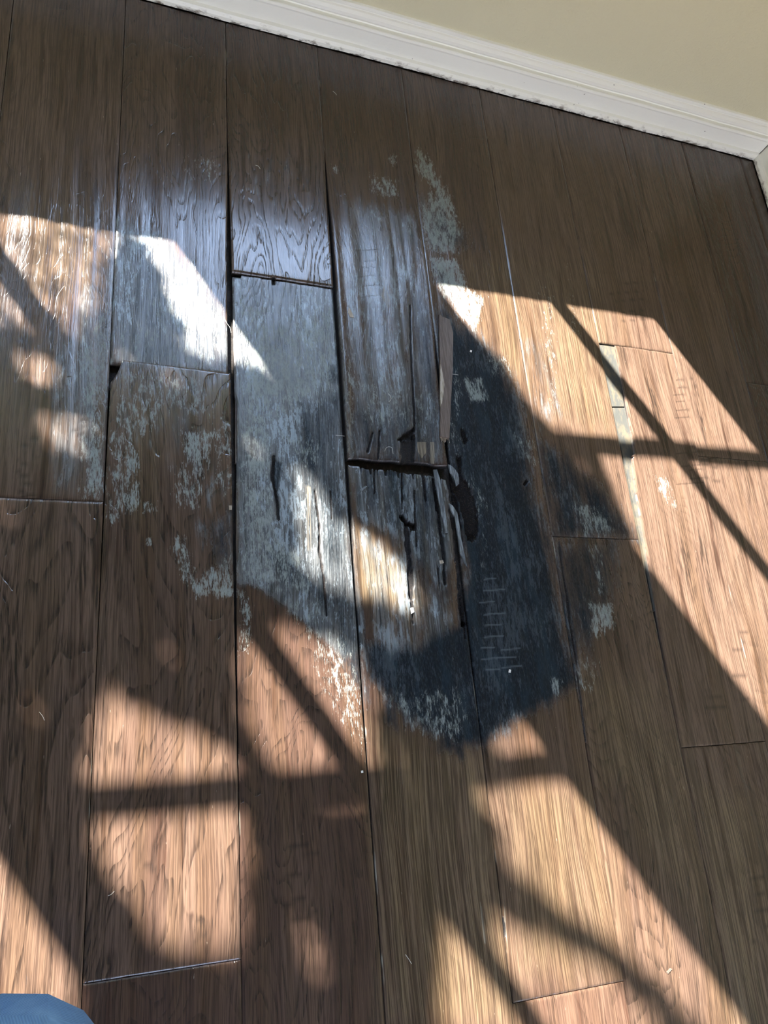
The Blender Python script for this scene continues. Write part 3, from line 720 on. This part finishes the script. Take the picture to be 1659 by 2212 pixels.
lv = [P_(kx-.17, ky-.42, .26), P_(kx-.06, ky-.36, .30), P_(kx-.01, ky-.16, .37), P_(kx, ky, .40), P_(kx-.02, ky-.16, .24), P_(kx-.03, ky-.26, .09),
      P_(kx-.28, ky-.36, .30), P_(kx-.34, ky-.16, .37), P_(kx-.37, ky, .40), P_(kx-.385, ky-.16, .24), P_(kx-.385, ky-.26, .09)]
me.from_pydata(lv, [(0,1),(1,2),(2,3),(3,4),(4,5),(0,6),(6,7),(7,8),(8,9),(9,10)], []); 
jo = bpy.data.objects.new('jeans', me); C.objects.link(jo); jo.parent = pr; me.materials.append(M_DENIM)
sk = jo.modifiers.new('skin', 'SKIN'); sk.use_smooth_shade = True
for i, r in enumerate([.14, .115, .092, .098, .085, .070, .115, .092, .098, .085, .070]): me.skin_vertices[0].data[i].radius = (r, r)
me.skin_vertices[0].data[0].use_root = True
jo.modifiers.new('sub', 'SUBSURF').levels = 2; jo.modifiers['sub'].render_levels = 2
ky0 = ky; ky = ky - .15
for sx in (-.03, -.385):
    sm = MB(); sm.tube([P_(kx+sx, ky-.17, .05), P_(kx+sx, ky-.12, .055), P_(kx+sx, ky-.03, .045), P_(kx+sx, ky+.04, .035), P_(kx+sx, ky+.075, .028)], [.03, .045, .045, .042, .022], 14, .85)
    sh = sm.build('shoe', M_SHOE, pr, True)
    MB().tube([P_(kx+sx, ky-.175, .011), P_(kx+sx, ky-.10, .011), P_(kx+sx, ky, .011), P_(kx+sx, ky+.06, .011), P_(kx+sx, ky+.082, .011)], [.028, .040, .042, .042, .022], 14, .25).build('sole', M_SOLE, sh, True)

# ------------------------------------------------------------------ garden outside the windows
tag(MB().box((-14, YW + WT + .01, -.40), (8, 14, -.30)).build('lawn', M_GRASS), 'green lawn outside the windows, out of view', 'lawn', kind='structure')
GAP = [ # openings between the leaves, as the sun patches they throw (photo pixels)
 [(860,430),(1000,500),(1660,540),(1850,900),(1850,1900),(1640,1610),(1440,1320),(1380,1200),(1345,1110),(1300,1010),(1290,960),(1250,945),(1190,925),(1150,880),(1110,810),(1050,750),(1000,715),(960,650),(925,600)],
 [(-300,300),(400,370),(680,850),(600,800),(520,790),(430,760),(390,700),(350,600),(320,530),(250,490),(235,600),(210,680),(140,720),(60,720),(-300,640)],
 [(40,760),(130,770),(140,850),(50,850)],[(80,890),(170,890),(165,975),(120,970)],[(0,480),(0,480),(1,481)],
 [(640,1010),(680,1020),(720,1120),(800,1160),(880,1230),(920,1300),(870,1320),(780,1280),(690,1270),(655,1200),(640,1100)],
 [(515,1360),(600,1350),(720,1370),(780,1420),(812,1600),(815,1740),(700,1740),(625,1680),(560,1600),(520,1520)],
 [(215,1490),(320,1530),(400,1570),(520,1620),(532,1800),(532,2060),(440,2075),(360,2050),(195,1850),(190,1650)],
 [(-200,1700),(40,1760),(100,1850),(150,1950),(190,2080),(150,2250),(-200,2300)],
 [(1040,1660),(1100,1570),(1150,1480),(1320,1600),(1800,2230),(1620,2400),(1540,2250),(1420,2120),(1320,2025),(1200,1965),(1100,1880),(1060,1760)],
 [(1060,1970),(1150,2015),(1240,2050),(1310,2095),(1380,2160),(1450,2300),(1140,2300),(1110,2160),(1050,2050)],
 [(960,1990),(1020,2010),(1110,2150),(1170,2270),(950,2270),(950,2080)],
 [(640,1960),(672,1960),(690,2110),(655,2110)],[(560,640),(560,641),(561,640)],
]
THIN = [([(-300,300),(240,385),(240,720),(-300,720)],.34),([(0,740),(180,740),(180,990),(0,990)],.16),([(620,1940),(700,1940),(700,2130),(620,2130)],.16),([(1040,1680),(1100,1690),(1180,1900),(1100,1900)],.12),([(640,1010),(690,1020),(920,1300),(900,1340),(650,1200)],.05)]
GF = [np.array([fl(*p) for p in g]) for g in GAP]
YF = YW + .95
def leaves(n, lo_x, hi_x, lo_z, hi_z, ls):
    X = rng.uniform(lo_x, hi_x, n); Z = rng.uniform(lo_z, hi_z, n); Y = YF + rng.uniform(-.12, .12, n)
    k = Z / TE; fx = X + SDX*k; fy = Y + SDY*k
    ok = np.ones(n, bool)
    for g in GF:
        ok &= poly_sd(fx, fy, g) < -ls*.25
    X, Y, Z = X[ok], Y[ok], Z[ok]; m = len(X)
    # leaves face roughly upwards and to the light
    nrm = np.stack([-SDX + rng.normal(0, .35, m), -SDY + rng.normal(0, .35, m), TE + rng.normal(0, .35, m)], 1); nrm /= np.linalg.norm(nrm, axis=1)[:, None]
    r = rng.normal(0, 1, (m, 3)); a = np.cross(nrm, r); a /= np.linalg.norm(a, axis=1)[:, None]; b = np.cross(nrm, a)
    sc = ls * rng.uniform(.7, 1.2, m)
    shape = [(-1, 0, 0), (-.35, .45, .12), (.35, .42, .12), (1, 0, -.1), (.35, -.42, .12), (-.35, -.45, .12)]
    c = np.stack([X, Y, Z], 1); V = np.stack([c + (a*s[0] + b*s[1]*1.1 + nrm*s[2]) * sc[:, None] for s in shape], 1).reshape(-1, 3)
    F = np.arange(m*6).reshape(m, 6)
    return V, F
sh = bpy.data.objects.new('garden_shrub', None); C.objects.link(sh)
X_lo = -1.35*S - 1.10*S*.9 - .6; X_hi = .98*S - .60
V, Fq = leaves(64000, -3.1, .35, 1.15, 3.35, .021)
def sparse(n, ls):
    VV, FF = [], []; X0s, X1s, Z0s, Z1s = -3.1, .35, 1.15, 3.35
    X = rng.uniform(X0s, X1s, n); Z = rng.uniform(Z0s, Z1s, n); Y = YF + rng.uniform(-.12, .12, n); k = Z / TE; fx = X + SDX*k; fy = Y + SDY*k
    keep = np.zeros(n, bool)
    for g, p_ in THIN: keep |= (poly_sd(fx, fy, np.array([fl(*p) for p in g])) > -.01) & (rng.random(n) < p_)
    X, Y, Z = X[keep], Y[keep], Z[keep]; m = len(X); c = np.stack([X, Y, Z], 1)
    nrm = np.stack([-SDX + rng.normal(0, .35, m), -SDY + rng.normal(0, .35, m), TE + rng.normal(0, .35, m)], 1); nrm /= np.linalg.norm(nrm, axis=1)[:, None]
    a = np.cross(nrm, rng.normal(0, 1, (m, 3))); a /= np.linalg.norm(a, axis=1)[:, None]; b = np.cross(nrm, a)
    V2 = np.stack([c + (a*s0 + b*s1*1.1)*ls for s0, s1 in [(-1,0),(-.35,.45),(.35,.42),(1,0),(.35,-.42),(-.35,-.45)]], 1).reshape(-1, 3)
    return V2, np.arange(m*6).reshape(m, 6)
V2, F2 = sparse(170000, .008)
Fq = np.concatenate([Fq, F2 + len(V)]); V = np.concatenate([V, V2])
sh.location = (-1.3, YF, -.30)
tag(sh, 'tall loose garden shrub outside the windows, out of view', 'shrub')
V = V - np.array(sh.location)
me = bpy.data.meshes.new('foliage'); me.vertices.add(len(V)); me.vertices.foreach_set('co', V.ravel()); me.loops.add(Fq.size); me.loops.foreach_set('vertex_index', Fq.ravel().astype(np.int32))
me.polygons.add(len(Fq)); me.polygons.foreach_set('loop_start', np.arange(0, Fq.size, 6, dtype=np.int32)); me.polygons.foreach_set('loop_total', np.full(len(Fq), 6, np.int32)); me.update(calc_edges=True)
me.materials.append(M_LEAF); fo = bpy.data.objects.new('foliage', me); C.objects.link(fo); fo.parent = sh; fo['kind'] = 'stuff'
stm = MB()
for i in range(5):
    x = -1.3 + (i-2)*.1
    stm.tube([(x*.1+.13, 0, 0), ((i-2)*.25, .02, .7), ((i-2)*.45, 0, 1.5)], [.03, .02, .012], 8)
stm.build('stems', M_STEM, sh, True)
